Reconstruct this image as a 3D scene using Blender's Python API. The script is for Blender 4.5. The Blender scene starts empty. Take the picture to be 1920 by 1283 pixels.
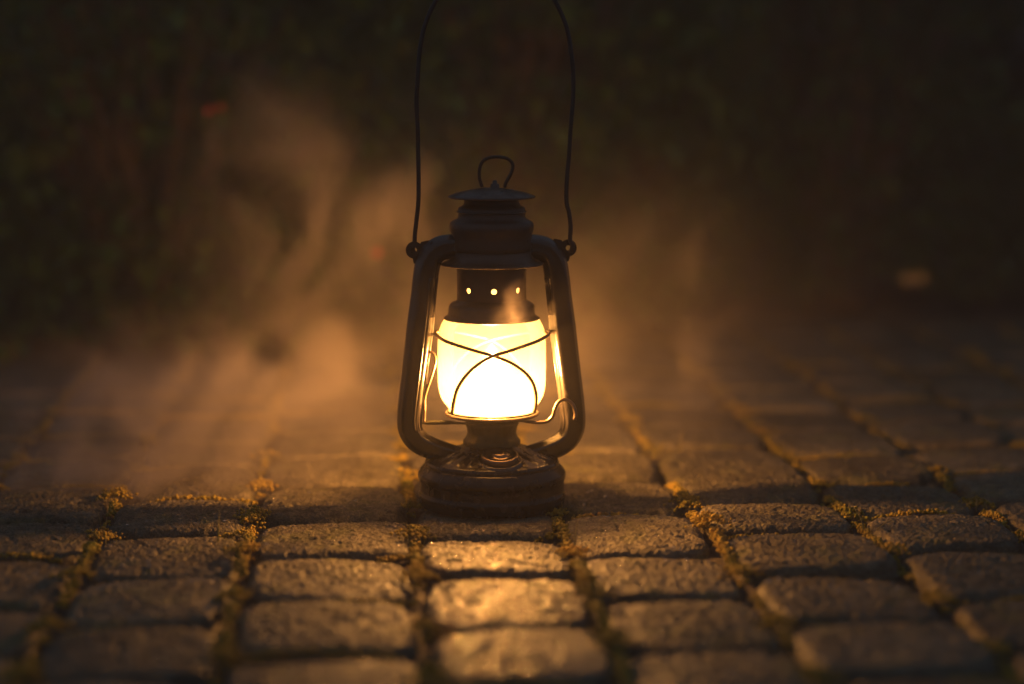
import bpy, bmesh, math, random
import numpy as np
from mathutils import Vector, Matrix

random.seed(7)
rng = np.random.default_rng(7)
sc = bpy.context.scene
col = sc.collection
PI = math.pi

# ------------------------------------------------------------------ camera numbers
W, H = 1920, 1283
F = 4000.0                                  # focal length in photo pixels (75 mm on 36 mm)
PITCH = math.atan((641.5 - 100) / F)        # the horizon is near y = 100
CAM_H, CAM_D, CAM_X = 0.367, 1.72, 0.0165   # lantern stands at the world origin

def depr(y): return PITCH + math.atan((y - 641.5) / F)
def Zp(y, Y=0.0):                           # height of a photo row on the vertical plane at Y
    return CAM_H - (CAM_D + Y) * math.tan(depr(y))
def Pp(x, y, Y=0.0):
    z = Zp(y, Y)
    t = (CAM_D + Y) * math.cos(PITCH) + (CAM_H - z) * math.sin(PITCH)
    return Vector((CAM_X + (x - 960) / F * t, Y, z))
def G(x, y, z=0.0):                         # photo pixel -> ground
    d = (CAM_H - z) / math.tan(depr(y))
    t = d * math.cos(PITCH) + (CAM_H - z) * math.sin(PITCH)
    return Vector((CAM_X + (x - 960) / F * t, d - CAM_D, z))
S = 0.000434                                # metres per photo pixel at the lantern

# ------------------------------------------------------------------ helpers
def tag(o, label=None, cat=None, group=None, kind=None):
    if label: o['label'] = label
    if cat: o['category'] = cat
    if group: o['group'] = group
    if kind: o['kind'] = kind
    return o

def link(name, me, mat, parent=None, smooth=True):
    o = bpy.data.objects.new(name, me); col.objects.link(o)
    for m in (mat if isinstance(mat, (list, tuple)) else [mat]): me.materials.append(m)
    if smooth:
        me.polygons.foreach_set('use_smooth', [True] * len(me.polygons))
    if parent: o.parent = parent
    return o

def from_np(name, v, f, mat, parent=None, smooth=True):
    """v (n,3) float, f (m,4) int quads"""
    me = bpy.data.meshes.new(name)
    v = np.ascontiguousarray(v, dtype=np.float32); f = np.ascontiguousarray(f, dtype=np.int32)
    n, k = f.shape
    me.vertices.add(len(v)); me.vertices.foreach_set('co', v.ravel())
    me.loops.add(n * k); me.loops.foreach_set('vertex_index', f.ravel())
    me.polygons.add(n)
    me.polygons.foreach_set('loop_start', np.arange(0, n * k, k, dtype=np.int32))
    me.polygons.foreach_set('loop_total', np.full(n, k, dtype=np.int32))
    me.update(calc_edges=True); me.validate()
    o = link(name, me, mat, parent, False)
    if smooth:
        me.polygons.foreach_set('use_smooth', np.ones(n, dtype=bool))
    return o

def bm_obj(name, bm, mat, parent=None, smooth=True):
    me = bpy.data.meshes.new(name)
    bmesh.ops.recalc_face_normals(bm, faces=bm.faces)
    bm.to_mesh(me); bm.free()
    return link(name, me, mat, parent, smooth)

def lathe_bm(prof, n=96, fn=None, bm=None, closed=False, M=None):
    """prof: list of (r, z); fn(r, z, angle) -> (r, z)"""
    bm = bm or bmesh.new(); rings = []
    for (r, z) in prof:
        ring = []
        if r < 1e-6:
            v = bm.verts.new((0, 0, z)); ring = [v] * n
        else:
            for i in range(n):
                a = 2 * PI * i / n
                rr, zz = fn(r, z, a) if fn else (r, z)
                ring.append(bm.verts.new((rr * math.cos(a), rr * math.sin(a), zz)))
        rings.append(ring)
    m = len(rings)
    for j in range(m if closed else m - 1):
        A, B = rings[j], rings[(j + 1) % m]
        for i in range(n):
            k = (i + 1) % n
            vs = []
            for v in (A[i], A[k], B[k], B[i]):
                if v not in vs: vs.append(v)
            if len(vs) >= 3:
                try: bm.faces.new(vs)
                except ValueError: pass
    if M is not None: bmesh.ops.transform(bm, matrix=M, verts=bm.verts)
    return bm

def smooth_prof(p, k=4):
    """Catmull-Rom through profile points"""
    out = []
    P = [Vector(q) for q in p]
    for i in range(len(P) - 1):
        a = P[i - 1] if i else P[i] * 2 - P[i + 1]
        b, c = P[i], P[i + 1]
        d = P[i + 2] if i + 2 < len(P) else c * 2 - b
        for s in range(k):
            t = s / k
            out.append(0.5 * ((2 * b) + (c - a) * t + (2 * a - 5 * b + 4 * c - d) * t * t + (3 * b - a - 3 * c + d) * t ** 3))
    out.append(P[-1])
    return out

def tube_bm(pts, rad, n=12, k=6, bm=None, closed=False, section=None, caps=True, up=None):
    """sweep; rad float or list; section: function(angle)->(du, dv) unit shape; up fixed = v axis"""
    bm = bm or bmesh.new()
    P = [Vector(p) for p in pts]
    C = smooth_prof(P, k) if k > 1 else P
    R = [rad] * len(C) if not isinstance(rad, (list, tuple)) else [
        rad[min(int(i / k), len(rad) - 1)] * (1 - (i % k) / k) + rad[min(int(i / k) + 1, len(rad) - 1)] * ((i % k) / k) for i in range(len(C))]
    rings = []; nrm = None
    for i, c in enumerate(C):
        t = (C[min(i + 1, len(C) - 1)] - C[max(i - 1, 0)]).normalized()
        if up is not None:
            v = Vector(up); v = (v - t * v.dot(t)).normalized(); u = v.cross(t)
        else:
            if nrm is None:
                h = Vector((0, 1, 0)) if abs(t.y) < 0.9 else Vector((1, 0, 0))
                nrm = (h - t * h.dot(t)).normalized()
            nrm = (nrm - t * nrm.dot(t)).normalized()
            v = nrm; u = v.cross(t)
        ring = []
        for j in range(n):
            a = 2 * PI * j / n
            du, dv = section(a) if section else (math.cos(a), math.sin(a))
            ring.append(bm.verts.new(c + u * (du * R[i]) + v * (dv * R[i])))
        rings.append(ring)
    for i in range(len(rings) - 1):
        for j in range(n):
            q = (j + 1) % n
            bm.faces.new((rings[i][j], rings[i][q], rings[i + 1][q], rings[i + 1][j]))
    if caps:
        bm.faces.new(rings[0]); bm.faces.new(rings[-1])
    return bm

# ------------------------------------------------------------------ materials
def mat(name):
    m = bpy.data.materials.new(name); m.use_nodes = True
    nt = m.node_tree; nt.nodes.clear()
    out = nt.nodes.new('ShaderNodeOutputMaterial')
    return m, nt, out
def N(nt, t, **k):
    n = nt.nodes.new('ShaderNode' + t)
    for a, b in k.items(): setattr(n, a, b)
    return n
def noise(nt, co, scale, detail=4, rough=.55, dist=0.0):
    n = N(nt, 'TexNoise'); n.inputs['Scale'].default_value = scale; n.inputs['Detail'].default_value = detail
    n.inputs['Roughness'].default_value = rough; n.inputs['Distortion'].default_value = dist
    nt.links.new(co, n.inputs['Vector']); return n
def ramp(nt, fac, stops):
    r = N(nt, 'ValToRGB'); e = r.color_ramp.elements
    while len(e) < len(stops): e.new(0.5)
    for i, (p, c) in enumerate(stops):
        e[i].position = p; e[i].color = (c + (1,)) if len(c) == 3 else c
    nt.links.new(fac, r.inputs['Fac']); return r
def bsdf(nt, out, **k):
    b = N(nt, 'BsdfPrincipled')
    for a, v in k.items(): b.inputs[a.replace('_', ' ')].default_value = v
    nt.links.new(b.outputs[0], out.inputs['Surface']); return b

def metal_mat(name, color, rough, metallic, bump=.15, coat=0.0, var=.5, scale=260, spec=.5):
    m, nt, out = mat(name)
    b = bsdf(nt, out, Metallic=metallic, Coat_Weight=coat, Coat_Roughness=.12)
    b.inputs['Specular IOR Level'].default_value = spec
    tc = N(nt, 'TexCoord').outputs['Object']
    n1 = noise(nt, tc, 38, 6, .65)
    c2 = tuple(min(1, c * (1 + var)) for c in color); c1 = tuple(c * (1 - var * .6) for c in color)
    r = ramp(nt, n1.outputs['Fac'], [(.35, c1), (.68, c2)])
    nt.links.new(r.outputs['Color'], b.inputs['Base Color'])
    n2 = noise(nt, tc, 90, 5, .6)
    rr = ramp(nt, n2.outputs['Fac'], [(.3, (rough * .65,) * 3), (.75, (min(1, rough * 1.6),) * 3)])
    nt.links.new(rr.outputs['Color'], b.inputs['Roughness'])
    n3 = noise(nt, tc, scale, 3, .6)
    bp = N(nt, 'Bump'); bp.inputs['Strength'].default_value = bump; bp.inputs['Distance'].default_value = .0006
    nt.links.new(n3.outputs['Fac'], bp.inputs['Height']); nt.links.new(bp.outputs[0], b.inputs['Normal'])
    return m

M_PAINT = metal_mat('black_enamel', (.014, .012, .011), .18, 0, .22, .5, spec=.5)
M_TANK = metal_mat('tank_enamel', (.013, .011, .010), .22, 0, .25, 0, spec=.4)
M_HOOD = metal_mat('brown_black_enamel', (.040, .026, .018), .42, 0, .35, .15)  # black enamel with a brown cast and a duller finish
M_WIRE = metal_mat('zinc_wire', (.22, .16, .11), .38, .85, .2, 0, .3)
M_DARKWIRE = metal_mat('dark_wire', (.03, .024, .02), .4, .3, .2)
M_BURN = metal_mat('burner_brass', (.055, .052, .026), .45, .6, .3)
M_INNER = metal_mat('lit_inner_steel', (.6, .55, .48), .5, .6, .2)  # inner wall lightened so the air holes look strongly lit

# globe: frosted lamp glass
M_GLASS, nt, out = mat('frosted_lamp_glass')
tr = N(nt, 'BsdfTransparent'); tr.inputs[0].default_value = (1, .97, .9, 1)
tl = N(nt, 'BsdfTranslucent'); tl.inputs[0].default_value = (.95, .93, .74, 1)
gl = N(nt, 'BsdfGlossy'); gl.inputs['Roughness'].default_value = .12
mx = N(nt, 'MixShader'); mx.inputs[0].default_value = .085
rf = N(nt, 'BsdfRefraction'); rf.inputs['IOR'].default_value = 1.12; rf.inputs['Roughness'].default_value = .75; rf.inputs[0].default_value = (1, .96, .84, 1)
mr_ = N(nt, 'MixShader'); mr_.inputs[0].default_value = .09
nt.links.new(tr.outputs[0], mr_.inputs[1]); nt.links.new(rf.outputs[0], mr_.inputs[2]); nt.links.new(mr_.outputs[0], mx.inputs[1]); nt.links.new(tl.outputs[0], mx.inputs[2])
fr = N(nt, 'Fresnel'); fr.inputs[0].default_value = 1.4
mg = N(nt, 'MixShader'); nt.links.new(fr.outputs[0], mg.inputs[0])
nt.links.new(mx.outputs[0], mg.inputs[1]); nt.links.new(gl.outputs[0], mg.inputs[2])
nt.links.new(mg.outputs[0], out.inputs['Surface'])

FLAME_STRENGTH = 4000.0
M_FLAME, nt, out = mat('flame')
em = N(nt, 'Emission'); em.inputs[0].default_value = (1.0, .43, .105, 1); em.inputs[1].default_value = FLAME_STRENGTH
nt.links.new(em.outputs[0], out.inputs['Surface'])

# paving stone: grey concrete with grit, lichen film and damp gloss
M_STONE, nt, out = mat('paving_concrete')
b = bsdf(nt, out); b.inputs['Specular IOR Level'].default_value = .16
tc = N(nt, 'TexCoord').outputs['Object']
big = noise(nt, tc, 9, 5, .6, .4); med = noise(nt, tc, 70, 6, .7); fin = noise(nt, tc, 620, 2, .6)
r1 = ramp(nt, med.outputs['Fac'], [(.30, (.090, .078, .052)), (.5, (.158, .138, .094)), (.70, (.25, .22, .15))])
r2 = ramp(nt, big.outputs['Fac'], [(.35, (.62, .62, .62)), (.68, (1.1, 1.1, 1.1))])
r3 = ramp(nt, fin.outputs['Fac'], [(.30, (.5, .48, .46)), (.52, (1, 1, 1)), (.74, (1.55, 1.5, 1.4))])
m1 = N(nt, 'MixRGB', blend_type='MULTIPLY'); m1.inputs[0].default_value = 1
nt.links.new(r1.outputs[0], m1.inputs[1]); nt.links.new(r2.outputs[0], m1.inputs[2])
m2 = N(nt, 'MixRGB', blend_type='MULTIPLY'); m2.inputs[0].default_value = 1
nt.links.new(m1.outputs[0], m2.inputs[1]); nt.links.new(r3.outputs[0], m2.inputs[2])
lich = noise(nt, tc, 22, 6, .7, .5)
lr = ramp(nt, lich.outputs['Fac'], [(.54, (0, 0, 0)), (.72, (.6, .6, .6))])
m3 = N(nt, 'MixRGB'); m3.inputs[2].default_value = (.20, .20, .05, 1)
nt.links.new(lr.outputs[0], m3.inputs[0]); nt.links.new(m2.outputs[0], m3.inputs[1])
ta = N(nt, 'Attribute'); ta.attribute_name = 'tone'
m4 = N(nt, 'MixRGB', blend_type='MULTIPLY'); m4.inputs[0].default_value = 1
nt.links.new(m3.outputs[0], m4.inputs[1]); nt.links.new(ta.outputs['Fac'], m4.inputs[2])
nt.links.new(m4.outputs[0], b.inputs['Base Color'])
rg = ramp(nt, noise(nt, tc, 120, 4, .6).outputs['Fac'], [(.35, (.46,) * 3), (.62, (.80,) * 3)])
nt.links.new(rg.outputs[0], b.inputs['Roughness'])
bp = N(nt, 'Bump'); bp.inputs['Strength'].default_value = .9; bp.inputs['Distance'].default_value = .0011
nt.links.new(fin.outputs['Fac'], bp.inputs['Height'])
bp2 = N(nt, 'Bump'); bp2.inputs['Strength'].default_value = .6; bp2.inputs['Distance'].default_value = .0018
nt.links.new(noise(nt, tc, 190, 4, .7).outputs['Fac'], bp2.inputs['Height']); nt.links.new(bp.outputs[0], bp2.inputs['Normal'])
nt.links.new(bp2.outputs[0], b.inputs['Normal'])

def simple(name, stops, scale, rough, bumpd=.002, transl=0.0, spec=.4):
    m, nt, out = mat(name)
    b = bsdf(nt, out, Roughness=rough); b.inputs['Specular IOR Level'].default_value = spec
    tc = N(nt, 'TexCoord').outputs['Object']
    n = noise(nt, tc, scale, 5, .65); r = ramp(nt, n.outputs['Fac'], stops)
    nt.links.new(r.outputs[0], b.inputs['Base Color'])
    bp = N(nt, 'Bump'); bp.inputs['Strength'].default_value = .7; bp.inputs['Distance'].default_value = bumpd
    nt.links.new(noise(nt, tc, scale * 6, 4, .7).outputs['Fac'], bp.inputs['Height']); nt.links.new(bp.outputs[0], b.inputs['Normal'])
    if transl:
        t = N(nt, 'BsdfTranslucent'); nt.links.new(r.outputs[0], t.inputs[0])
        x = N(nt, 'MixShader'); x.inputs[0].default_value = transl
        nt.links.new(b.outputs[0], x.inputs[1]); nt.links.new(t.outputs[0], x.inputs[2]); nt.links.new(x.outputs[0], out.inputs['Surface'])
    return m
M_SOIL = simple('joint_soil', [(.3, (.035, .026, .018)), (.7, (.10, .075, .045))], 60, .9, .003)
M_MOSS = simple('moss', [(.30, (.09, .12, .012)), (.42, (.26, .21, .025)), (.60, (.48, .33, .05)), (.75, (.30, .15, .05))], 16, .85, .001, .25)
M_GRASS = simple('dry_grass', [(.3, (.18, .19, .05)), (.7, (.36, .28, .11))], 30, .6, .001, .3)
M_GRIT = metal_mat('glint_grit', (.75, .68, .58), .10, .85, .05, 0, .15)  # mirror-like grit, made shiny to throw glints
M_LEAF = simple('shrub_leaf', [(.30, (.045, .10, .018)), (.52, (.09, .18, .030)), (.72, (.18, .22, .05))], 7, .5, .001, .25)
M_STEM = simple('shrub_stem', [(.3, (.05, .035, .022)), (.7, (.12, .09, .05))], 40, .8)
M_RED = simple('red_petal', [(.3, (.55, .045, .02)), (.7, (.75, .10, .04))], 40, .5, .001, .3)
M_SPOT = simple('amber_spot', [(.3, (.75, .52, .18)), (.7, (.82, .60, .26))], 40, .5, .001, .3)  # amber colour of a blurred light spot, put on petal shapes

# ------------------------------------------------------------------ value noise in numpy
def vnoise(x, y, s, seed):
    X = x * s + 1000.3 + seed * 17.13; Y = y * s + 1000.7 + seed * 9.71
    xi = np.floor(X).astype(np.int64); yi = np.floor(Y).astype(np.int64)
    fx = X - xi; fy = Y - yi; fx = fx * fx * (3 - 2 * fx); fy = fy * fy * (3 - 2 * fy)
    def h(a, b):
        n = (a * 374761393 + b * 668265263 + seed * 974711) & 0xffffffff
        n = ((n ^ (n >> 13)) * 1274126177) & 0xffffffff
        n = (n ^ (n >> 16)) & 0xffff
        return n / 65535.0
    return (h(xi, yi) * (1 - fx) + h(xi + 1, yi) * fx) * (1 - fy) + (h(xi, yi + 1) * (1 - fx) + h(xi + 1, yi + 1) * fx) * fy - .5

# ------------------------------------------------------------------ paving
# paving axes: columns run towards the vanishing point (670, 100)
YAW = math.atan((670 - 960) / F)            # direction of +v in world, measured from +Y
vx, vy = math.sin(YAW), math.cos(YAW)
def uv(p): return (p.x * vy - p.y * vx, p.x * vx + p.y * vy)
def xy(u, v): return (u * vy + v * vx, -u * vx + v * vy)
def joint_u(x, y=1120): return uv(G(x, y))[0]
def joint_v(x, y): return uv(G(x, y))[1]
us = [joint_u(x) for x in (-190, 120, 440, 790, 1110, 1425, 1765, 2090)]
PU = (us[-1] - us[0]) / (len(us) - 1)
rowpix = {1: (60, [1215, 1125, 1037]), 2: (290, [1272, 1168, 1073, 993]), 3: (610, [1320, 1219, 1117, 1035, 968]),
          4: (945, [1277, 1170, 1074, 1000]), 5: (1270, [1315, 1210, 1110, 1030, 952]), 6: (1600, [1262, 1160, 1066, 991, 937, 834]),
          7: (1860, [1300, 1205, 1112, 1025, 955])}
cols = []
for i in range(-6, 14):
    if 0 <= i < 7: a, b_ = us[i], us[i + 1]
    elif i < 0: a, b_ = us[0] + i * PU, us[0] + (i + 1) * PU
    else: a, b_ = us[-1] + (i - 7) * PU, us[-1] + (i - 6) * PU
    ci = i + 1 if i + 1 in rowpix else None
    # columns in us are numbered so that column k lies between us[k] and us[k+1]; rowpix uses the same index
    if ci is not None and ci > 0:
        x, ys = rowpix[ci]; vs = [joint_v(x, y) for y in ys]
    else:
        vs = [-0.30 + rng.uniform(-.06, .06)]
    while vs[0] > -0.85: vs.insert(0, vs[0] - .129 + rng.uniform(-.006, .006))
    while vs[-1] < 1.25: vs.append(vs[-1] + .129 + rng.uniform(-.01, .01))
    cols.append((a, b_, vs))

def stone_grid(n, n2):
    s = np.linspace(-1, 1, n); s = np.sign(s) * (1 - (1 - np.abs(s)) ** 1.25)
    t = np.linspace(-1, 1, n2); t = np.sign(t) * (1 - (1 - np.abs(t)) ** 1.25)
    Sg, Tg = np.meshgrid(s, t, indexing='ij')
    idx = np.arange(n * n2).reshape(n, n2)
    f = np.stack([idx[:-1, :-1].ravel(), idx[1:, :-1].ravel(), idx[1:, 1:].ravel(), idx[:-1, 1:].ravel()], 1)
    return Sg.ravel(), Tg.ravel(), f
grids = {n: stone_grid(n, n) for n in (150, 90, 36)}
V, Fc, off = [], [], 0
stones = []; grains = []; tones = []
for ci, (a, b_, vs) in enumerate(cols):
    for j in range(len(vs) - 1):
        v0, v1 = vs[j], vs[j + 1]
        uc, vc = (a + b_) / 2, (v0 + v1) / 2
        x0, y0 = xy(uc, vc)
        if abs(x0) > .62 + .35 * max(0, y0): continue
        dist = math.hypot(x0, (y0 + .05))
        n = 150 if dist < .42 and y0 > -.5 else (90 if dist < .75 else 36)
        s, t, f = grids[n]
        gu = .0028 + rng.uniform(-.0010, .0012); gv = .0068 + rng.uniform(-.001, .0012)
        hu, hv = (b_ - a) / 2 - gu, (v1 - v0) / 2 - gv
        k = rng.uniform(.09, .17)
        S2 = s * np.sqrt(1 - k * t * t * np.abs(t) ** 1.0); T2 = t * np.sqrt(1 - k * s * s * np.abs(s))
        cu = [rng.uniform(-.003, .003) for _ in range(4)]; cv = [rng.uniform(-.0022, .0022) for _ in range(4)]
        w = [(1 - s) * (1 - t) / 4, (1 + s) * (1 - t) / 4, (1 + s) * (1 + t) / 4, (1 - s) * (1 + t) / 4]
        U = uc + S2 * hu + sum(c * q for c, q in zip(cu, w)); Vv = vc + T2 * hv + sum(c * q for c, q in zip(cv, w))
        sd = int(rng.integers(1, 9999))
        edge = np.maximum(np.abs(s), np.abs(t)) ** 4
        U = U + edge * (.004 * vnoise(U, Vv, 45, sd) + .003 * vnoise(U, Vv, 160, sd + 1))
        Vv = Vv + edge * (.004 * vnoise(U, Vv, 45, sd + 2) + .0025 * vnoise(U, Vv, 160, sd + 3))
        m = (np.abs(s) ** 7 + np.abs(t) ** 7) ** (1 / 7.0)
        rim = .85
        rho = np.clip((m - rim) / (1 - rim), 0, 1)
        z = -.0095 * (1 - np.sqrt(np.maximum(0, 1 - rho ** 2.2)))
        z += -.0014 * (s * s + t * t)
        z -= .012 * (np.maximum(np.abs(s), np.abs(t)) > .9999)
        amp = 1 - .3 * edge
        z += amp * (.0018 * vnoise(U, Vv, 24, sd) + .0008 * vnoise(U, Vv, 90, sd + 5))
        if n > 36:
            z += amp * (.0008 * vnoise(U, Vv, 260, sd + 6) + .0015 * np.maximum(-.2, vnoise(U, Vv, 520, sd + 7)) + .0010 * vnoise(U, Vv, 800, sd + 8))
            pit = vnoise(U, Vv, 130, sd + 9); z -= .0022 * np.clip((pit - .30) * 6, 0, 1)
        z += rng.uniform(-.0026, .0014) + s * rng.uniform(-.0022, .0022) + t * rng.uniform(-.0014, .0014)
        X = U * vy + Vv * vx; Y = -U * vx + Vv * vy
        tones.append(np.full(len(s), rng.uniform(.74, 1.10)))
        V.append(np.stack([X, Y, z], 1)); Fc.append(f + off); off += len(s)
        if n > 36:
            pick = np.nonzero((np.abs(s) < .90) & (np.abs(t) < .90) & (rng.random(len(s)) < (.014 if n == 150 else .018)))[0]
            grains.append(np.stack([X[pick], Y[pick], z[pick]], 1))
        stones.append((uc, vc, hu, hv))
pv = from_np('pavement', np.concatenate(V), np.concatenate(Fc), M_STONE)
at_ = pv.data.attributes.new('tone', 'FLOAT', 'POINT'); at_.data.foreach_set('value', np.concatenate(tones).astype(np.float32))
tag(pv, 'worn square grey paving stones with rounded edges laid in staggered columns', None, None, 'structure')

# ground under and beyond the paving
gn = 140
gx = np.concatenate([np.linspace(-40, -1.7, 12), np.linspace(-1.6, 1.6, 200), np.linspace(1.7, 40, 12)])
gy = np.concatenate([np.linspace(-30, -1.1, 10), np.linspace(-1.0, 1.5, 180), np.linspace(1.6, 60, 16)])
GX, GY = np.meshgrid(gx, gy, indexing='ij')
gz = -.0135 + .004 * vnoise(GX.ravel(), GY.ravel(), 40, 3) + .003 * vnoise(GX.ravel(), GY.ravel(), 150, 4)
idx = np.arange(GX.size).reshape(GX.shape)
gf = np.stack([idx[:-1, :-1].ravel(), idx[1:, :-1].ravel(), idx[1:, 1:].ravel(), idx[:-1, 1:].ravel()], 1)
go = from_np('ground', np.stack([GX.ravel(), GY.ravel(), gz], 1), gf, M_SOIL)
tag(go, 'dark earth showing in the joints between the paving stones', None, None, 'structure')

# moss: many tiny cushions along the joints between columns, some in the row joints
def ico(sub=1):
    bm = bmesh.new(); bmesh.ops.create_icosphere(bm, subdivisions=sub, radius=1)
    v = np.array([q.co[:] for q in bm.verts]); f = np.array([[q.index for q in x.verts] for x in bm.faces]); bm.free(); return v, f
icv, icf = ico(1)
icv2, icf2 = ico(2)
def blobs(centers, radii, flat, jit, base=(icv, icf)):
    bv, bf = base
    n = len(centers)
    J = 1 + rng.uniform(-jit, jit, (n, len(bv), 1))
    Vb = bv[None] * J * radii[:, None, None]; Vb[:, :, 2] *= flat
    Vb = Vb + centers[:, None, :]
    Fb = bf[None] + (np.arange(n) * len(bv))[:, None, None]
    return Vb.reshape(-1, 3), Fb.reshape(-1, 3)
cen, rad = [], []
for (a, b_, vs) in cols[1:]:
    for v in np.arange(-.62, 1.1, .0022):
        x, y = xy(a, v)
        if abs(x) > .75: continue
        dens = vnoise(np.array([a * 7]), np.array([v]), 24, 11)[0] + vnoise(np.array([a * 3]), np.array([v]), 9, 12)[0] * .8
        near = min(abs(v - q) for q in vs)
        if dens < -.02 - (.2 if v < -.02 else -.12) * (1 if abs(x) < .35 else -.3) and near > .02: continue
        if v > .12 and rng.random() < .72: continue
        k = 9 if dens > .08 or near < .012 else 4
        hgt = (-.0040 if v < -.08 and abs(x) < .3 else -.0068) + max(0, dens) * .014 + (.005 if near < .014 else 0)
        for _ in range(k):
            du = rng.normal(0, .0022 + (.0045 if near < .015 else 0)); 
            p = xy(a + du, v + rng.normal(0, .002))
            cen.append((p[0], p[1], hgt - abs(du) * .25 + rng.uniform(-.0015, .002))); rad.append(rng.uniform(.0006, .0018))
for (a, b_, vs) in cols:
    for v in vs:
        if v < -.62 or v > .8: continue
        for u in np.arange(a, b_, .0022):
            x, y = xy(u, v)
            if abs(x) > .7: continue
            d = vnoise(np.array([u]), np.array([v * 5]), 20, 21)[0] + vnoise(np.array([u]), np.array([v * 5]), 8, 22)[0]
            if d < .12: continue
            for _ in range(3):
                p = xy(u + rng.normal(0, .001), v + rng.normal(0, .0016))
                cen.append((p[0], p[1], -.009 + d * .014 + rng.uniform(-.001, .0015))); rad.append(rng.uniform(.0008, .002))
mv, mf = blobs(np.array(cen), np.array(rad), .9, .28)
tag(from_np('moss', mv, mf, M_MOSS), 'yellow and orange lit moss filling the joints between paving stones', 'moss', None, 'stuff')

# flat shiny grit added on the stones to make glints
gr = np.concatenate(grains)
d2 = (gr[:, 0] / .26) ** 2 + ((gr[:, 1] + .30) / .26) ** 2
gr = gr[rng.random(len(gr)) < np.clip(1.35 - d2 * .55, .10, 1)]
cen = gr + np.array([0, 0, .00022]); rad = rng.uniform(.00040, .00095, len(gr)) * np.where(rng.random(len(gr)) < .05, 1.9, 1.0)
mv, mf = blobs(cen, rad, .26, .03, (icv2, icf2))
tag(from_np('grit', mv, mf, M_GRIT), 'pale shiny grit added for glints on the stones before the lantern', 'grit', None, 'stuff')

# grass blades in the joints
bm = bmesh.new()
def blade(x, y, h, lean, curl, w=.0006):
    pts = []
    a = rng.uniform(0, 2 * PI)
    for i in range(6):
        t = i / 5
        pts.append((x + math.cos(lean) * curl * h * t * t, y + math.sin(lean) * curl * h * t * t, -.008 + h * t * (1 - .35 * curl * t)))
    tube_bm(pts, [w, w * 1.2, w, w * .8, w * .5, w * .12], 5, 2, bm)
for _ in range(420):
    c = cols[int(rng.integers(2, len(cols)))]; v = rng.uniform(-.55, .9); 
    vj = min(c[2], key=lambda q: abs(q - v)); v = vj + rng.normal(0, .008)
    x, y = xy(c[0] + rng.normal(0, .004), v)
    blade(x, y, rng.uniform(.008, .024), rng.uniform(0, 2 * PI), rng.uniform(.1, .9), rng.uniform(.0002, .0005))
for (px, py, h, l, c) in ((409, 1010, .024, 0, .05), (470, 1030, .026, 2.6, .9), (478, 1020, .022, 0, .9), (1275, 850, .024, 1, .1), (1620, 985, .016, 2, .6), (1640, 992, .016, 0, .8), (1078, 1008, .016, 0, .1)):
    g = G(px, py); blade(g.x, g.y, h + .008, l, c, .0005)
tag(bm_obj('grass', bm, M_GRASS), 'thin dry grass blades and fibres sprouting from the stone joints', 'grass', None, 'stuff')

# ------------------------------------------------------------------ the lantern
L = bpy.data.objects.new('kerosene_lantern', None); col.objects.link(L); L.location = (0, 0, 0)
tag(L, 'lit black kerosene lantern with glowing globe and upright wire bail on the stones', 'lantern')
def R(px): return px * S

# fuel tank
ztop = Zp(862)
prof = [(0, .0015), (R(120), .0015), (R(124), 0.0), (R(133), .0), (R(137), .0025), (R(139), .006), (R(139), .010), (R(136.5), .012), (R(136.5), .020),
        (R(139.5), .0225), (R(140), .025), (R(139), .0275), (R(135), .030), (R(130), .0325), (R(126.5), .0335), (R(127), .0355), (R(124.5), .0375), (R(119), .0385),
        (R(108), .0400), (R(92), .0425), (R(74), .0450), (R(60), .0475), (R(52), .050), (R(44), .0505), (0, .0505)]
def emboss(r, z, a):
    if z > .0392 and R(70) < r < R(112):
        return r, z + .0011 * max(0, math.cos(a * 26)) ** 2
    return r, z
sp = []
P2 = [Vector((p[0], p[1])) for p in prof]
for i in range(len(P2) - 1):
    for k in range(4): sp.append(tuple(P2[i].lerp(P2[i + 1], k / 4)))
sp.append(tuple(P2[-1]))
tank = bm_obj('fuel_tank', lathe_bm(sp, 208, emboss), M_TANK, L)
# raised panel with a filler collar
bmf = lathe_bm([(R(44), -.006), (R(43), .001), (R(40), .0035), (R(36), .0045), (R(36), .002), (0, .002)], 48, M=Matrix.Translation((R(16), -.036, .0400)) @ Matrix.Rotation(math.radians(14), 4, 'X'))
bm_obj('filler_collar', bmf, M_PAINT, L)
bmf = lathe_bm(smooth_prof([(0, .0108), (R(10), .0104), (R(16), .0085), (R(21), .0078), (R(27), .0085), (R(31), .0088), (R(34.5), .0075), (R(35), .004), (R(34), .0015)], 4), 64,
               lambda r, z, a: (r * (1 + (.012 * math.cos(a * 30) if r > R(33) else 0)), z), M=Matrix.Translation((R(16), -.036, .0400)) @ Matrix.Rotation(math.radians(14), 4, 'X'))
bm_obj('filler_cap', bmf, metal_mat('cap_enamel', (.10, .07, .05), .16, .7, .5, .5), L)
# small embossed studs either side of the cap
for (x0, x1, y0, y1, n) in ((838, 902, 838, 862, 26), (984, 1032, 838, 864, 20)):
    bmf = bmesh.new()
    for _ in range(n):
        px, py = rng.uniform(x0, x1), rng.uniform(y0, y1)
        # intersect with dome roughly: choose Y so that z of dome agrees
        best = None
        for Y in np.linspace(-.052, -.015, 38):
            p = Pp(px, py, Y); r = math.hypot(p.x, p.y)
            zz = np.interp(r, [R(44), R(60), R(92), R(119), R(125)], [.0505, .0475, .0425, .0385, .0365])
            e = abs(p.z - zz)
            if best is None or e < best[0]: best = (e, Vector((p.x, p.y, zz)))
        bmesh.ops.create_uvsphere(bmf, u_segments=10, v_segments=6, radius=rng.uniform(.0008, .0013), matrix=Matrix.Translation(best[1]))
    o = bm_obj('embossed_ornament', bmf, M_PAINT, L)

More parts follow.
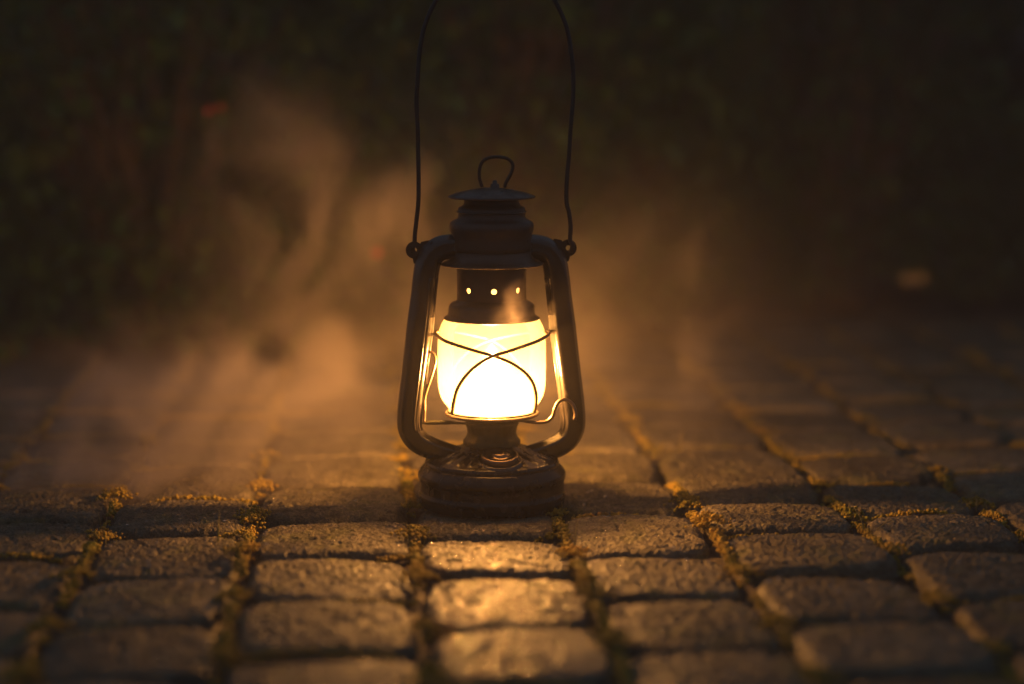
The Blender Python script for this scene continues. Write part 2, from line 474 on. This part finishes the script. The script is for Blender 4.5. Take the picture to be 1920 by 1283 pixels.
# burner
zb = Zp(786)
prof = [(R(53), .0500), (R(53), .0535), (R(50), .055), (R(47), .0565), (R(45), .060), (R(47), .0645), (R(50), .0668), (R(49), .0690), (R(44), .071), (R(40), Zp(800)), (R(38), zb - .0005), (0, zb - .0005)]
burner = bm_obj('burner', lathe_bm(prof, 60, lambda r, z, a: (r * (1 + .02 * math.cos(a * 20)), z)), M_BURN, L)
# globe gallery: dished plate with rim
zr = Zp(772)
prof = [(R(30), zb), (R(58), zb + .0005), (R(72), zr - .0035), (R(81), zr - .0008), (R(83.5), zr + .0006), (R(82), zr + .0016), (R(79), zr + .0004), (R(70), zr - .0018), (R(57), zb + .0022), (R(30), zb + .0018)]
bm_obj('globe_plate', lathe_bm(prof, 96, closed=True), M_BURN, L)
bmf = bmesh.new()
tube_bm([(R(86) * math.cos(a), R(86) * math.sin(a), zr - .0012) for a in np.linspace(0, 2 * PI, 49)], R(3.2), 10, 1, bmf, caps=False)
bm_obj('plate_ring', bmf, M_WIRE, L)
# inner burner cone and wick tube
bm_obj('wick_holder', lathe_bm([(R(24), zb), (R(24), zb + .004), (R(20), zb + .012), (R(12), zb + .0165), (R(8), zb + .019), (R(7), zb + .019), (R(7), zb + .015), (0, zb + .015)], 40), M_BURN, L)
# flame (flat wick flame)
zf = zb + .0190
prof = smooth_prof([(0.0003, 0), (.0062, .0015), (.0092, .006), (.0105, .012), (.0092, .019), (.0055, .026), (.0018, .031), (0.0, .033)], 4)
bmf = lathe_bm([(p[0], zf + p[1]) for p in prof[::2] + [prof[-1]]], 14); bmesh.ops.scale(bmf, vec=(.66, .44, .88), verts=bmf.verts, space=Matrix.Translation((0, 0, -zf)))
bm_obj('flame', bmf, M_FLAME, L)

# globe
gp = [(76, 777), (79, 769), (85, 759.5), (91, 752), (97, 740), (100.3, 725), (101.4, 708), (101.6, 680), (101.6, 655), (101, 636), (99.3, 622), (95.8, 611), (90.5, 601), (86, 595)]
pr = [(R(r), Zp(y)) for r, y in gp]
pr = smooth_prof(pr, 4)
inner = [(p[0] - .0012, p[1]) for p in reversed(pr)]
bm_obj('globe', lathe_bm([tuple(p) for p in pr], 96), M_GLASS, L)

# guard wires around the globe
def on_globe(x, y, back=False, ex=.0026):
    """point on the guard surface that is seen at pixel (x, y)"""
    sx = (x - 923.5) * S
    rz = np.interp(-y, [-q[1] for q in reversed(gp)][::-1] if False else [-775, -764, -752, -740, -725, -708, -655, -636, -611, -595], [R(84), R(84), R(91), R(97), R(100.3), R(101.4), R(101.6), R(101), R(95.8), R(86)])
    rr = rz + ex
    sx = max(-rr, min(rr, sx))
    Y = math.sqrt(max(0, rr * rr - sx * sx)) * (1 if back else -1)
    p = Pp(x, y, Y)
    return Vector((sx, Y, p.z if not back else None) if not back else (sx, Y, 0)), rr
A = [(815, 627), (835, 638), (862, 648), (895, 658.5), (928, 668), (958, 680), (982, 696), (998, 715), (1005.5, 738), (1006, 757), (1003, 773)]
B = [(1029, 629), (1008, 640), (985, 648.5), (955, 659), (925, 668.5), (898, 685), (877, 705), (862, 728), (854.5, 752), (850, 776)]
for path, sgn in ((A, 1), (B, 1)):
    pts = [on_globe(x, y, ex=.0026 if path is A else .0040)[0] for x, y in path]
    # continue round the back, mirrored through the axis
    first = pts[0]
    back = [Vector((-p.x, -p.y, p.z)) for p in pts]
    bmf = tube_bm(pts, R(3.4), 10, 5)
    tube_bm(back, R(3.4), 10, 5, bmf)
    # side hook joining front to back at the globe's shoulder
    a0 = math.atan2(first.y, first.x); rr = math.hypot(first.x, first.y)
    zz = first.z
    other = Vector((first.x, -first.y, zz))
    arc = [Vector((first.x * (1 + .03 * math.sin(PI * t)), first.y * (1 - 2 * t), zz + .001 * math.sin(PI * t))) for t in np.linspace(0, 1, 7)]
    tube_bm(arc, R(2.6), 10, 3, bmf)
    bm_obj('guard_wire', bmf, M_WIRE, L)

# collar above the globe (stepped ring with a rolled rim)
zc = Zp(597)
def rim_prof(lst): return [(R(r), Zp(y)) for r, y in lst]
prof = rim_prof([(88.5, 598.5), (90.5, 596), (88, 594), (83, 591), (81, 588), (81, 577), (79, 571), (73, 566.5), (67, 564), (65.5, 561)])
inn = rim_prof([(63, 561), (64, 566), (71, 568.5), (76, 573), (78.5, 580), (78.5, 592), (84, 597)])
bm_obj('globe_collar', lathe_bm(prof + inn, 112, closed=True), [M_HOOD], L)
# chimney tube with a row of round air holes
z0, z1, zh = Zp(562), Zp(500), Zp(540.5)
def tube_solid(ro, ri, z0, z1, n=160):
    return lathe_bm([(ro, z0), (ro, z1), (ri, z1), (ri, z0)], n, closed=True)
bm0 = tube_solid(R(65), R(65) - .0007, z0, z1); bmesh.ops.recalc_face_normals(bm0, faces=bm0.faces)
me0 = bpy.data.meshes.new('c'); bm0.to_mesh(me0); bm0.free(); oc = bpy.data.objects.new('c', me0); col.objects.link(oc)
cb = bmesh.new()
for i in range(8):
    a = math.radians(-90 + 4.4 + 46 * i) if i < 8 else 0
    a = math.radians(-90 + 4.4 + 45 * i)
    d = Vector((math.cos(a), math.sin(a), 0))
    Mx = Matrix.Translation(d * R(65) + Vector((0, 0, zh))) @ d.to_track_quat('Z', 'Y').to_matrix().to_4x4()
    bmesh.ops.create_cone(cb, cap_ends=True, segments=24, radius1=R(5.2), radius2=R(5.2), depth=.006, matrix=Mx)
mec = bpy.data.meshes.new('k'); cb.to_mesh(mec); cb.free(); ok_ = bpy.data.objects.new('k', mec); col.objects.link(ok_)
md = oc.modifiers.new('b', 'BOOLEAN'); md.object = ok_; md.operation = 'DIFFERENCE'; md.solver = 'EXACT'
dg = bpy.context.evaluated_depsgraph_get(); dg.update()
mres = bpy.data.meshes.new_from_object(oc.evaluated_get(dg))
bpy.data.objects.remove(oc); bpy.data.objects.remove(ok_)
mres.materials.clear()
ch = link('chimney', mres, [M_HOOD, M_INNER], L, False)
for p in mres.polygons:
    c = p.center; rr = Vector((c.x, c.y, 0))
    p.material_index = 1 if rr.dot(p.normal) < -1e-4 * 0 and rr.length < R(65) - .0005 and abs(p.normal.z) < .3 else 0
# hood disc
prof = rim_prof([(66, 499), (78, 499), (92, 497.5), (97, 495.5), (97.5, 493.5), (95, 492.5), (88, 490), (80, 485), (75, 478), (73, 470)])
prof = prof + rim_prof([(60, 470), (60, 494)])
bm_obj('hood', lathe_bm(prof, 112, closed=True), M_HOOD, L)
# upper drum, with the vent crown
prof = rim_prof([(0, 470), (74, 470), (75, 462), (74, 452), (74.5, 440), (78, 432), (79, 424), (77, 417), (71, 413), (64, 410), (62, 404), (63, 398), (62, 390), (58, 387), (53, 385), (51, 380), (50, 372), (0, 372)])
bm_obj('air_chamber', lathe_bm(prof, 112), M_HOOD, L)
bmf = bmesh.new()
tube_bm([(R(63.5) * math.cos(a), R(63.5) * math.sin(a), Zp(397)) for a in np.linspace(0, 2 * PI, 49)], R(2.2), 8, 1, bmf, caps=False)
bm_obj('vent_ring', bmf, M_PAINT, L)
# cap
zc0 = Zp(368)
prof = [(R(r), Zp(y)) for r, y in [(0, 352), (22, 353), (45, 357), (65, 362), (78, 366.5), (81.5, 368.5), (81, 371), (76, 371), (62, 370), (40, 373), (0, 373)]]
bm_obj('chimney_cap', lathe_bm(prof, 112), M_HOOD, L)
bm_obj('cap_stud', lathe_bm([(R(9), Zp(353)), (R(8), Zp(346)), (R(4), Zp(344)), (R(4), Zp(339)), (0, Zp(338))], 24, M=Matrix.Translation((R(6), 0, 0))), M_PAINT, L)
ring = [(904, 351), (899, 335), (899, 318), (905, 303), (918, 296), (935, 294.5), (951, 298), (960, 306), (961, 317), (956, 330), (949, 342), (946, 352)]
bm_obj('lifting_ring', tube_bm([Pp(x, y, 0) for x, y in ring], R(3.2), 10, 5), M_DARKWIRE, L)

# side tubes (air ducts): flattened section with pressed ribs on the broad faces
def duct_sec(a):
    c, s = math.cos(a), math.sin(a)
    u = math.copysign(abs(c) ** .85, c); v = math.copysign(abs(s) ** .85, s) * .96
    rib = 1 + .05 * math.cos(6 * a)
    return u * rib, v * rib
left = [(884, 463), (866, 463), (845, 463), (826, 466), (811, 477), (803, 494), (798.5, 520), (795, 552), (788, 612), (782, 660), (776, 705), (770, 752), (766.5, 785), (768.5, 806), (779, 824), (797, 836), (822, 845), (850, 852), (868, 856)]
rad_ = [23, 23, 22, 22, 22.5, 23, 23, 23, 24.5, 24, 23.5, 23.5, 22.5, 22, 21.5, 21, 19, 17, 15]
YAWL = math.radians(9)
for side in (-1, 1):
    pts = []
    for (x, y) in left:
        dx = abs(922.5 - x); Xl = dx * S * side
        pts.append(Vector((Xl * math.cos(YAWL), Xl * math.sin(YAWL), Zp(y, Xl * math.sin(YAWL)))))
    bmf = tube_bm(pts, [R(q) for q in rad_], 36, 5, section=duct_sec, up=(-math.sin(YAWL), math.cos(YAWL), 0))
    duct = bm_obj('side_tube', bmf, M_PAINT, L)
    # pressed bead that runs along the front face of the tube
    bmf = bmesh.new()
    for th, w_ in ((18, 2.6), (42, 2.2), (66, 2.6)):
        th = math.radians(th); o_ = Vector((-side * R(22.8) * math.cos(th), -R(21.8) * math.sin(th), 0))
        tube_bm([p + o_ * (1.0 if i < 7 else .99) for i, p in enumerate(pts[6:14])], [R(w_)] * 8, 10, 5, bmf)
    bm_obj('pressed_bead', bmf, M_PAINT, duct)
    # ear with a drilled eye
    ex = (R(145) * side); ez = Zp(467)
    bmf = bmesh.new()
    def ring_ear(bm, ro, ri, th, n=28):
        q = []
        for i in range(n):
            a = 2 * PI * i / n; q.append([bm.verts.new((ex + rr * math.cos(a), yy, ez + rr * math.sin(a))) for rr, yy in ((ro, -th), (ro, th), (ri, th), (ri, -th))])
        for i in range(n):
            A_, B_ = q[i], q[(i + 1) % n]
            for k in range(4): bm.faces.new((A_[k], A_[(k + 1) % 4], B_[(k + 1) % 4], B_[k]))
    ring_ear(bmf, R(16), R(5), .0012)
    # web joining ear to the tube
    w = [(137, 452), (118, 449), (112, 470), (116, 494), (146, 492), (152, 483)]
    f1 = [bmf.verts.new((R(a_) * side, -.0010, Zp(b2))) for a_, b2 in w]; f2 = [bmf.verts.new((R(a_) * side, .0010, Zp(b2))) for a_, b2 in w]
    # keep the eye open: web stops short of it
    for vset in (f1, f2):
        vset[0].co.x = R(132) * side; vset[5].co.x = R(148) * side
    bmf.faces.new(f1); bmf.faces.new(f2)
    for i in range(6): bmf.faces.new((f1[i], f1[(i + 1) % 6], f2[(i + 1) % 6], f2[i]))
    bmesh.ops.transform(bmf, matrix=Matrix.Rotation(YAWL, 4, 'Z'), verts=bmf.verts)
    bm_obj('bail_ear', bmf, M_PAINT, duct, False)

# bail (carrying handle), standing upright
bl = [(778, 476), (774, 468), (777, 458), (778, 440), (781, 412), (784, 385), (785, 350), (784, 290), (783, 240), (781, 190), (783, 150), (786, 105), (796, 50), (822, -5), (870, -50), (925, -66),
      (985, -50), (1032, -10), (1060, 45), (1071, 100), (1075, 145), (1074, 190), (1070, 240), (1067, 290), (1063, 335), (1062, 378), (1067, 400), (1070, 425), (1069, 450), (1073, 460), (1070, 474)]
bm_obj('bail_handle', tube_bm([Pp(x, y, .006 * math.sin((x - 922) / 150)) for x, y in bl], R(4.1), 12, 6), M_DARKWIRE, L)

# globe lift lever with its thumb loop, on the inside of the left tube
lv = [(795, 792), (796, 772), (796, 750), (799, 735), (806, 714), (813, 692), (816.5, 676), (813, 664), (804, 659.5), (794, 663), (789.5, 673), (790, 684), (795, 689)]
bm_obj('lift_lever', tube_bm([Pp(x, y, -.013) for x, y in lv], R(2.7), 10, 6), M_WIRE, L)
bm_obj('lever_rod', tube_bm([Pp(795.5, 690, -.0135), Pp(797, 705, -.013), Pp(799, 722, -.0125), Pp(797, 740, -.0125), Pp(795, 780, -.0125)], R(2.3), 10, 5), M_WIRE, L)
# wick adjuster spindle on the left
bm_obj('wick_spindle', tube_bm([Pp(791, 794, -.004), Pp(800, 793, -.004), Pp(815, 792.5, -.004), Pp(840, 792.5, -.003), Pp(852, 793.5, -.002), Pp(880, 795, 0)], [R(1.5), R(3.6), R(4.4), R(4), R(2.5), R(2.2)], 10, 5), M_BURN, L)
# wire crank on the right
cr = [(950, 788), (975, 788), (992, 791), (1010, 792.5), (1026, 790), (1036, 781), (1040, 768), (1046, 755), (1056, 749.5), (1068, 753), (1076, 763), (1079, 777), (1077, 788)]
bm_obj('wire_crank', tube_bm([Pp(x, y, -.012 - .006 * i / 12) for i, (x, y) in enumerate(cr)], R(3.4), 12, 6), M_WIRE, L)

# ------------------------------------------------------------------ shrubs behind the paving
def shrub(x, y, w, d, h, n, label, leaf=.032, dense=False):
    root = bpy.data.objects.new('shrub', None); col.objects.link(root); root.location = (x, y, -.013)
    tag(root, label, 'shrub', 'leafy shrubs behind the paving')
    bmf = bmesh.new(); tips = []
    for _ in range(26):
        a = rng.uniform(0, 2 * PI); k = rng.uniform(.3, 1)
        tx, ty, tz = math.cos(a) * w * k * .8, math.sin(a) * d * k * .8, h * rng.uniform(.55, .98)
        pts = [(rng.normal(0, .02), rng.normal(0, .02), 0), (tx * .25 + rng.normal(0, .02), ty * .25, tz * .35), (tx * .65, ty * .65 + rng.normal(0, .02), tz * .7), (tx, ty, tz)]
        tube_bm(pts, [.006, .0045, .003, .0012], 6, 3, bmf); tips.append(pts)
    bm_obj('stem', bmf, M_STEM, root)
    # leaves: folded, pointed blades in sprays
    t = rng.uniform(0, 1, n); an = rng.uniform(0, 2 * PI, n); rr = np.sqrt(rng.uniform(.08, 1, n))
    cz = h * (.04 + .96 * t); prof_ = np.sqrt(np.clip(1 - (np.abs(t - .42) / .62) ** 2.4, .05, 1))
    cx = np.cos(an) * rr * w * prof_; cy = np.sin(an) * rr * d * prof_
    cl = vnoise(cx + x, cz * 1.0, 9, 31) + vnoise(cx + x, cz, 20, 32) * .6
    keep = cl > (-.26 + rng.uniform(-.1, .1, n) if not dense else -9)
    cx, cy, cz = cx[keep], cy[keep], cz[keep]; n = len(cx)
    yaw = rng.uniform(0, 2 * PI, n); pit = rng.uniform(-.9, .7, n); L_ = leaf * rng.uniform(.6, 1.25, n); Wd = L_ * rng.uniform(.32, .48, n)
    dx = np.stack([np.cos(yaw) * np.cos(pit), np.sin(yaw) * np.cos(pit), np.sin(pit)], 1)
    sx_ = np.stack([-np.sin(yaw), np.cos(yaw), np.zeros(n)], 1); up = np.cross(dx, sx_)
    C = np.stack([cx, cy, cz], 1); l = L_[:, None]; wd = Wd[:, None]
    p0 = C; p1 = C + dx * l * .5 + up * l * .06; p2 = C + dx * l - up * l * .08
    q1 = C + dx * l * .45 + sx_ * wd * .5 + up * l * .14; q2 = C + dx * l * .45 - sx_ * wd * .5 + up * l * .14
    Vv = np.stack([p0, q1, p2, p1, q2], 1).reshape(-1, 3)
    b0 = np.arange(n)[:, None] * 5
    Ff = np.concatenate([b0 + np.array([[0, 1, 2, 3]]), b0 + np.array([[0, 3, 2, 4]])])
    from_np('foliage', Vv, Ff, M_LEAF, root, False)
    return root
def flower(root, p, r, m, name, label=None, n=7):
    bmf = bmesh.new(); c = Vector(p) - root.location
    for i in range(n):
        a = 2 * PI * i / n
        d = Vector((math.cos(a), -.35, math.sin(a))).normalized()
        s = Vector((-math.sin(a), 0, math.cos(a)))
        q = [c, c + d * r * .55 + s * r * .32, c + d * r + Vector((0, -r * .1, 0)), c + d * r * .55 - s * r * .32]
        bmf.faces.new([bmf.verts.new(v) for v in q])
    bmesh.ops.create_icosphere(bmf, subdivisions=1, radius=r * .25, matrix=Matrix.Translation(c + Vector((0, -r * .1, 0))))
    o = bm_obj(name, bmf, m, root, False)
    if label: o['label'] = label
    return o
HY = 1.05
s1 = shrub(-1.02, HY + .28, .38, .26, .80, 9000, 'dark leafy shrub at the far left edge of the photo')
s2 = shrub(-.46, HY - .05, .36, .25, .72, 9000, 'leafy green shrub with a red flower, up left of the lantern')
s3 = shrub(.02, HY + .05, .34, .25, .86, 9000, 'leafy green shrub rising straight behind the wire bail')
s4 = shrub(.50, HY + .35, .36, .26, .84, 9000, 'dark shrub behind the smoke on the right of the lantern')
s5 = shrub(1.05, HY + .38, .40, .26, .86, 9000, 'dark shrub with two stand-ins for a blurred amber spot at the right edge of the photo')
s6 = shrub(-.75, HY + .75, .62, .30, 1.15, 16000, 'tall dark shrub in the second row, on the left', .075, True)
s7 = shrub(.25, HY + .85, .62, .30, 1.15, 16000, 'tall dark shrub in the second row, in the middle', .075, True)
s8 = shrub(1.1, HY + .95, .62, .30, 1.15, 16000, 'tall dark shrub in the second row, on the right', .075, True)
for (x, y, r) in ((392, 208, .020), (414, 202, .018)):
    flower(s2, Pp(x, y, HY - .32), r * .27, M_RED, 'flower', 'small red flower high on the shrub')
flower(s2, Pp(708, 474, HY - .32), .007, M_RED, 'flower', 'red flower close to the lantern tube')
for (x, y, r) in ((1700, 523, .016), (1725, 521, .016)):  # blurred amber spot of unknown source, built as petal shapes
    flower(s5, Pp(x, y, HY - .02), r * .58, M_SPOT, 'spot_stand_in', 'petal shape standing in for a blurred amber spot', 9)

# ------------------------------------------------------------------ smoke drifting round the lantern
def smoke_volume(name, blobs_, lo3, hi3, voxel, step, base, nscale, lo, hi, dist=.9, detail=5, warp=.13, color=(1, .86, .78), aniso=0.0, wscale=4.5, zs=.72):
    """a real density grid (Volume Cube) filled by a field of plumes times curling noise"""
    ng = bpy.data.node_groups.new(name, 'GeometryNodeTree')
    ng.interface.new_socket('Geometry', in_out='OUTPUT', socket_type='NodeSocketGeometry')
    go_ = ng.nodes.new('NodeGroupOutput')
    geo = ng.nodes.new('GeometryNodeInputPosition').outputs[0]
    wn = noise(ng, geo, wscale, 2, .5)
    off_ = N(ng, 'VectorMath', operation='SUBTRACT'); ng.links.new(wn.outputs['Color'], off_.inputs[0]); off_.inputs[1].default_value = (.5, .5, .5)
    scl = N(ng, 'VectorMath', operation='SCALE'); ng.links.new(off_.outputs[0], scl.inputs[0]); scl.inputs['Scale'].default_value = warp
    wp = N(ng, 'VectorMath', operation='ADD'); ng.links.new(geo, wp.inputs[0]); ng.links.new(scl.outputs[0], wp.inputs[1])
    mp = N(ng, 'VectorMath', operation='MULTIPLY'); mp.inputs[1].default_value = (1.0, 1.0, zs); ng.links.new(wp.outputs[0], mp.inputs[0])
    ns = noise(ng, mp.outputs[0], nscale, detail, .52, dist)
    mr = N(ng, 'MapRange', interpolation_type='SMOOTHSTEP'); mr.inputs['From Min'].default_value = lo; mr.inputs['From Max'].default_value = hi
    mr.inputs['To Min'].default_value = 0; mr.inputs['To Max'].default_value = 1
    ng.links.new(ns.outputs[0], mr.inputs['Value'])
    total = None
    for (c, r, amp, w, even) in blobs_:
        sub = N(ng, 'VectorMath', operation='SUBTRACT'); ng.links.new(wp.outputs[0] if w else geo, sub.inputs[0]); sub.inputs[1].default_value = c
        dv = N(ng, 'VectorMath', operation='DIVIDE'); ng.links.new(sub.outputs[0], dv.inputs[0]); dv.inputs[1].default_value = r
        ln = N(ng, 'VectorMath', operation='LENGTH'); ng.links.new(dv.outputs[0], ln.inputs[0])
        q = N(ng, 'MapRange', interpolation_type='SMOOTHERSTEP'); q.inputs['From Min'].default_value = .1; q.inputs['From Max'].default_value = 1.0
        q.inputs['To Min'].default_value = amp; q.inputs['To Max'].default_value = 0
        ng.links.new(ln.outputs['Value'], q.inputs['Value'])
        # even: how much of the plume stays where the noise is empty
        e1 = N(ng, 'Math', operation='MULTIPLY_ADD'); ng.links.new(mr.outputs[0], e1.inputs[0]); e1.inputs[1].default_value = 1 - even; e1.inputs[2].default_value = even
        mu = N(ng, 'Math', operation='MULTIPLY'); ng.links.new(q.outputs[0], mu.inputs[0]); ng.links.new(e1.outputs[0], mu.inputs[1])
        if total is None: total = mu.outputs[0]
        else:
            ad = N(ng, 'Math', operation='ADD'); ng.links.new(total, ad.inputs[0]); ng.links.new(mu.outputs[0], ad.inputs[1]); total = ad.outputs[0]
    vc_ = ng.nodes.new('GeometryNodeVolumeCube')
    ng.links.new(total, vc_.inputs['Density']); vc_.inputs['Background'].default_value = 0
    vc_.inputs['Min'].default_value = lo3; vc_.inputs['Max'].default_value = hi3
    for k, i in (('X', 0), ('Y', 1), ('Z', 2)):
        vc_.inputs['Resolution ' + k].default_value = max(8, int((hi3[i] - lo3[i]) / voxel))
    m, nt, out = mat(name)
    pv_ = N(nt, 'VolumePrincipled'); pv_.inputs['Color'].default_value = color + (1,); pv_.inputs['Anisotropy'].default_value = aniso
    pv_.inputs['Density'].default_value = 1.0
    nt.links.new(pv_.outputs[0], out.inputs['Volume'])
    sm_ = ng.nodes.new('GeometryNodeSetMaterial'); sm_.inputs['Material'].default_value = m
    ng.links.new(vc_.outputs[0], sm_.inputs[0]); ng.links.new(sm_.outputs[0], go_.inputs[0])
    vd = bpy.data.volumes.new(name); vd.materials.append(m); vd.render.step_size = step
    o = bpy.data.objects.new(name, vd); col.objects.link(o)
    md_ = o.modifiers.new('grid', 'NODES'); md_.node_group = ng
    return o
SM = [  # centre, radii, density, warped, evenness
    ((-.275, .09, .055), (.22, .10, .16), 12.0, True, .04),   # bright low plume, left
    ((-.155, .10, .245), (.17, .09, .18), 5.0, True, .05),     # upper left plume
    ((-.10, .07, .13), (.12, .08, .14), 1.1, True, .06),     # between plume and lantern
    ((.14, .10, .14), (.14, .10, .20), 1.4, True, .18),      # right plume
    ((.24, .16, .10), (.24, .14, .16), .4, True, .15),      # its thin tail
    ((.0, .16, .12), (.40, .20, .24), .28, True, .6),        # thin veil close behind the lantern
    ((.05, .36, .02), (.60, .30, .13), .2, True, .4),       # thin veil lying on the ground behind
    ((0, -.01, .15), (.13, .13, .14), .07, False, 1.0),      # even smoke added round the globe to imitate glare
]
sm = smoke_volume('smoke', SM, (-.62, -.17, -.01), (.62, .52, .46), .0065, .02, .0, 11.0, .44, .62, warp=.16, detail=6, dist=1.2)
tag(sm, 'pale smoke drifting round and behind the glowing lantern', 'smoke', None, 'stuff')

# a thin curl of smoke rising past the collar, and two by the base
WS = [((R(50), -.063, Zp(562)), (.015, .009, .036), 24, True, .25), ((R(36), -.060, Zp(588)), (.024, .008, .016), 14, True, .3), ((R(60), -.063, Zp(530)), (.012, .008, .032), 14, True, .25)]
wi = smoke_volume('smoke_wisp', WS, (-.02, -.085, .12), (.06, -.025, .22), .0016, .004, .0, 30, .36, .66, warp=.03, wscale=18, zs=.4, dist=.6)
tag(wi, 'small curl of smoke rising in front of the collar above the globe', 'smoke', None, 'stuff')

# thin even haze added to lift the blacks, round camera and scene
m, nt, out = mat('haze')
pvn = N(nt, 'VolumePrincipled'); pvn.inputs['Density'].default_value = .032; pvn.inputs['Color'].default_value = (1, 1, 1, 1)
nt.links.new(pvn.outputs[0], out.inputs['Volume'])
bmf = bmesh.new(); bmesh.ops.create_cube(bmf, size=2, matrix=Matrix.Translation((0, 15, .15)) @ Matrix.Diagonal((41, 46.5, 1.4, 1)))
tag(bm_obj('haze', bmf, m, None, False), 'faint even haze added to lift the blacks', 'haze', None, 'stuff')

# ------------------------------------------------------------------ night sky
w = bpy.data.worlds.new('World'); sc.world = w; w.use_nodes = True
bg = w.node_tree.nodes['Background']; bg.inputs[0].default_value = (.72, 1.0, 1.42, 1); bg.inputs[1].default_value = .088

# ------------------------------------------------------------------ camera
cam = bpy.data.cameras.new('camera'); co = bpy.data.objects.new('camera', cam); col.objects.link(co)
cam.lens = 75; cam.sensor_width = 36; cam.clip_start = .05; cam.clip_end = 200
co.location = (CAM_X, -CAM_D, CAM_H); co.rotation_euler = (PI / 2 - PITCH, 0, 0)
cam.dof.use_dof = True; cam.dof.focus_distance = 1.70; cam.dof.aperture_fstop = 1.9; cam.dof.aperture_blades = 9
sc.camera = co

sc.view_settings.view_transform = 'Standard'; sc.view_settings.look = 'None'
sc.view_settings.exposure = 0; sc.view_settings.gamma = 1
c = sc.cycles
c.use_denoising = True; c.use_adaptive_sampling = True; c.adaptive_threshold = .03; c.adaptive_min_samples = 24
c.max_bounces = 8; c.diffuse_bounces = 3; c.glossy_bounces = 3; c.transmission_bounces = 6; c.transparent_max_bounces = 12; c.volume_bounces = 0
c.sample_clamp_indirect = 6; c.volume_step_rate = 1; c.volume_max_steps = 128
c.caustics_reflective = False; c.caustics_refractive = False
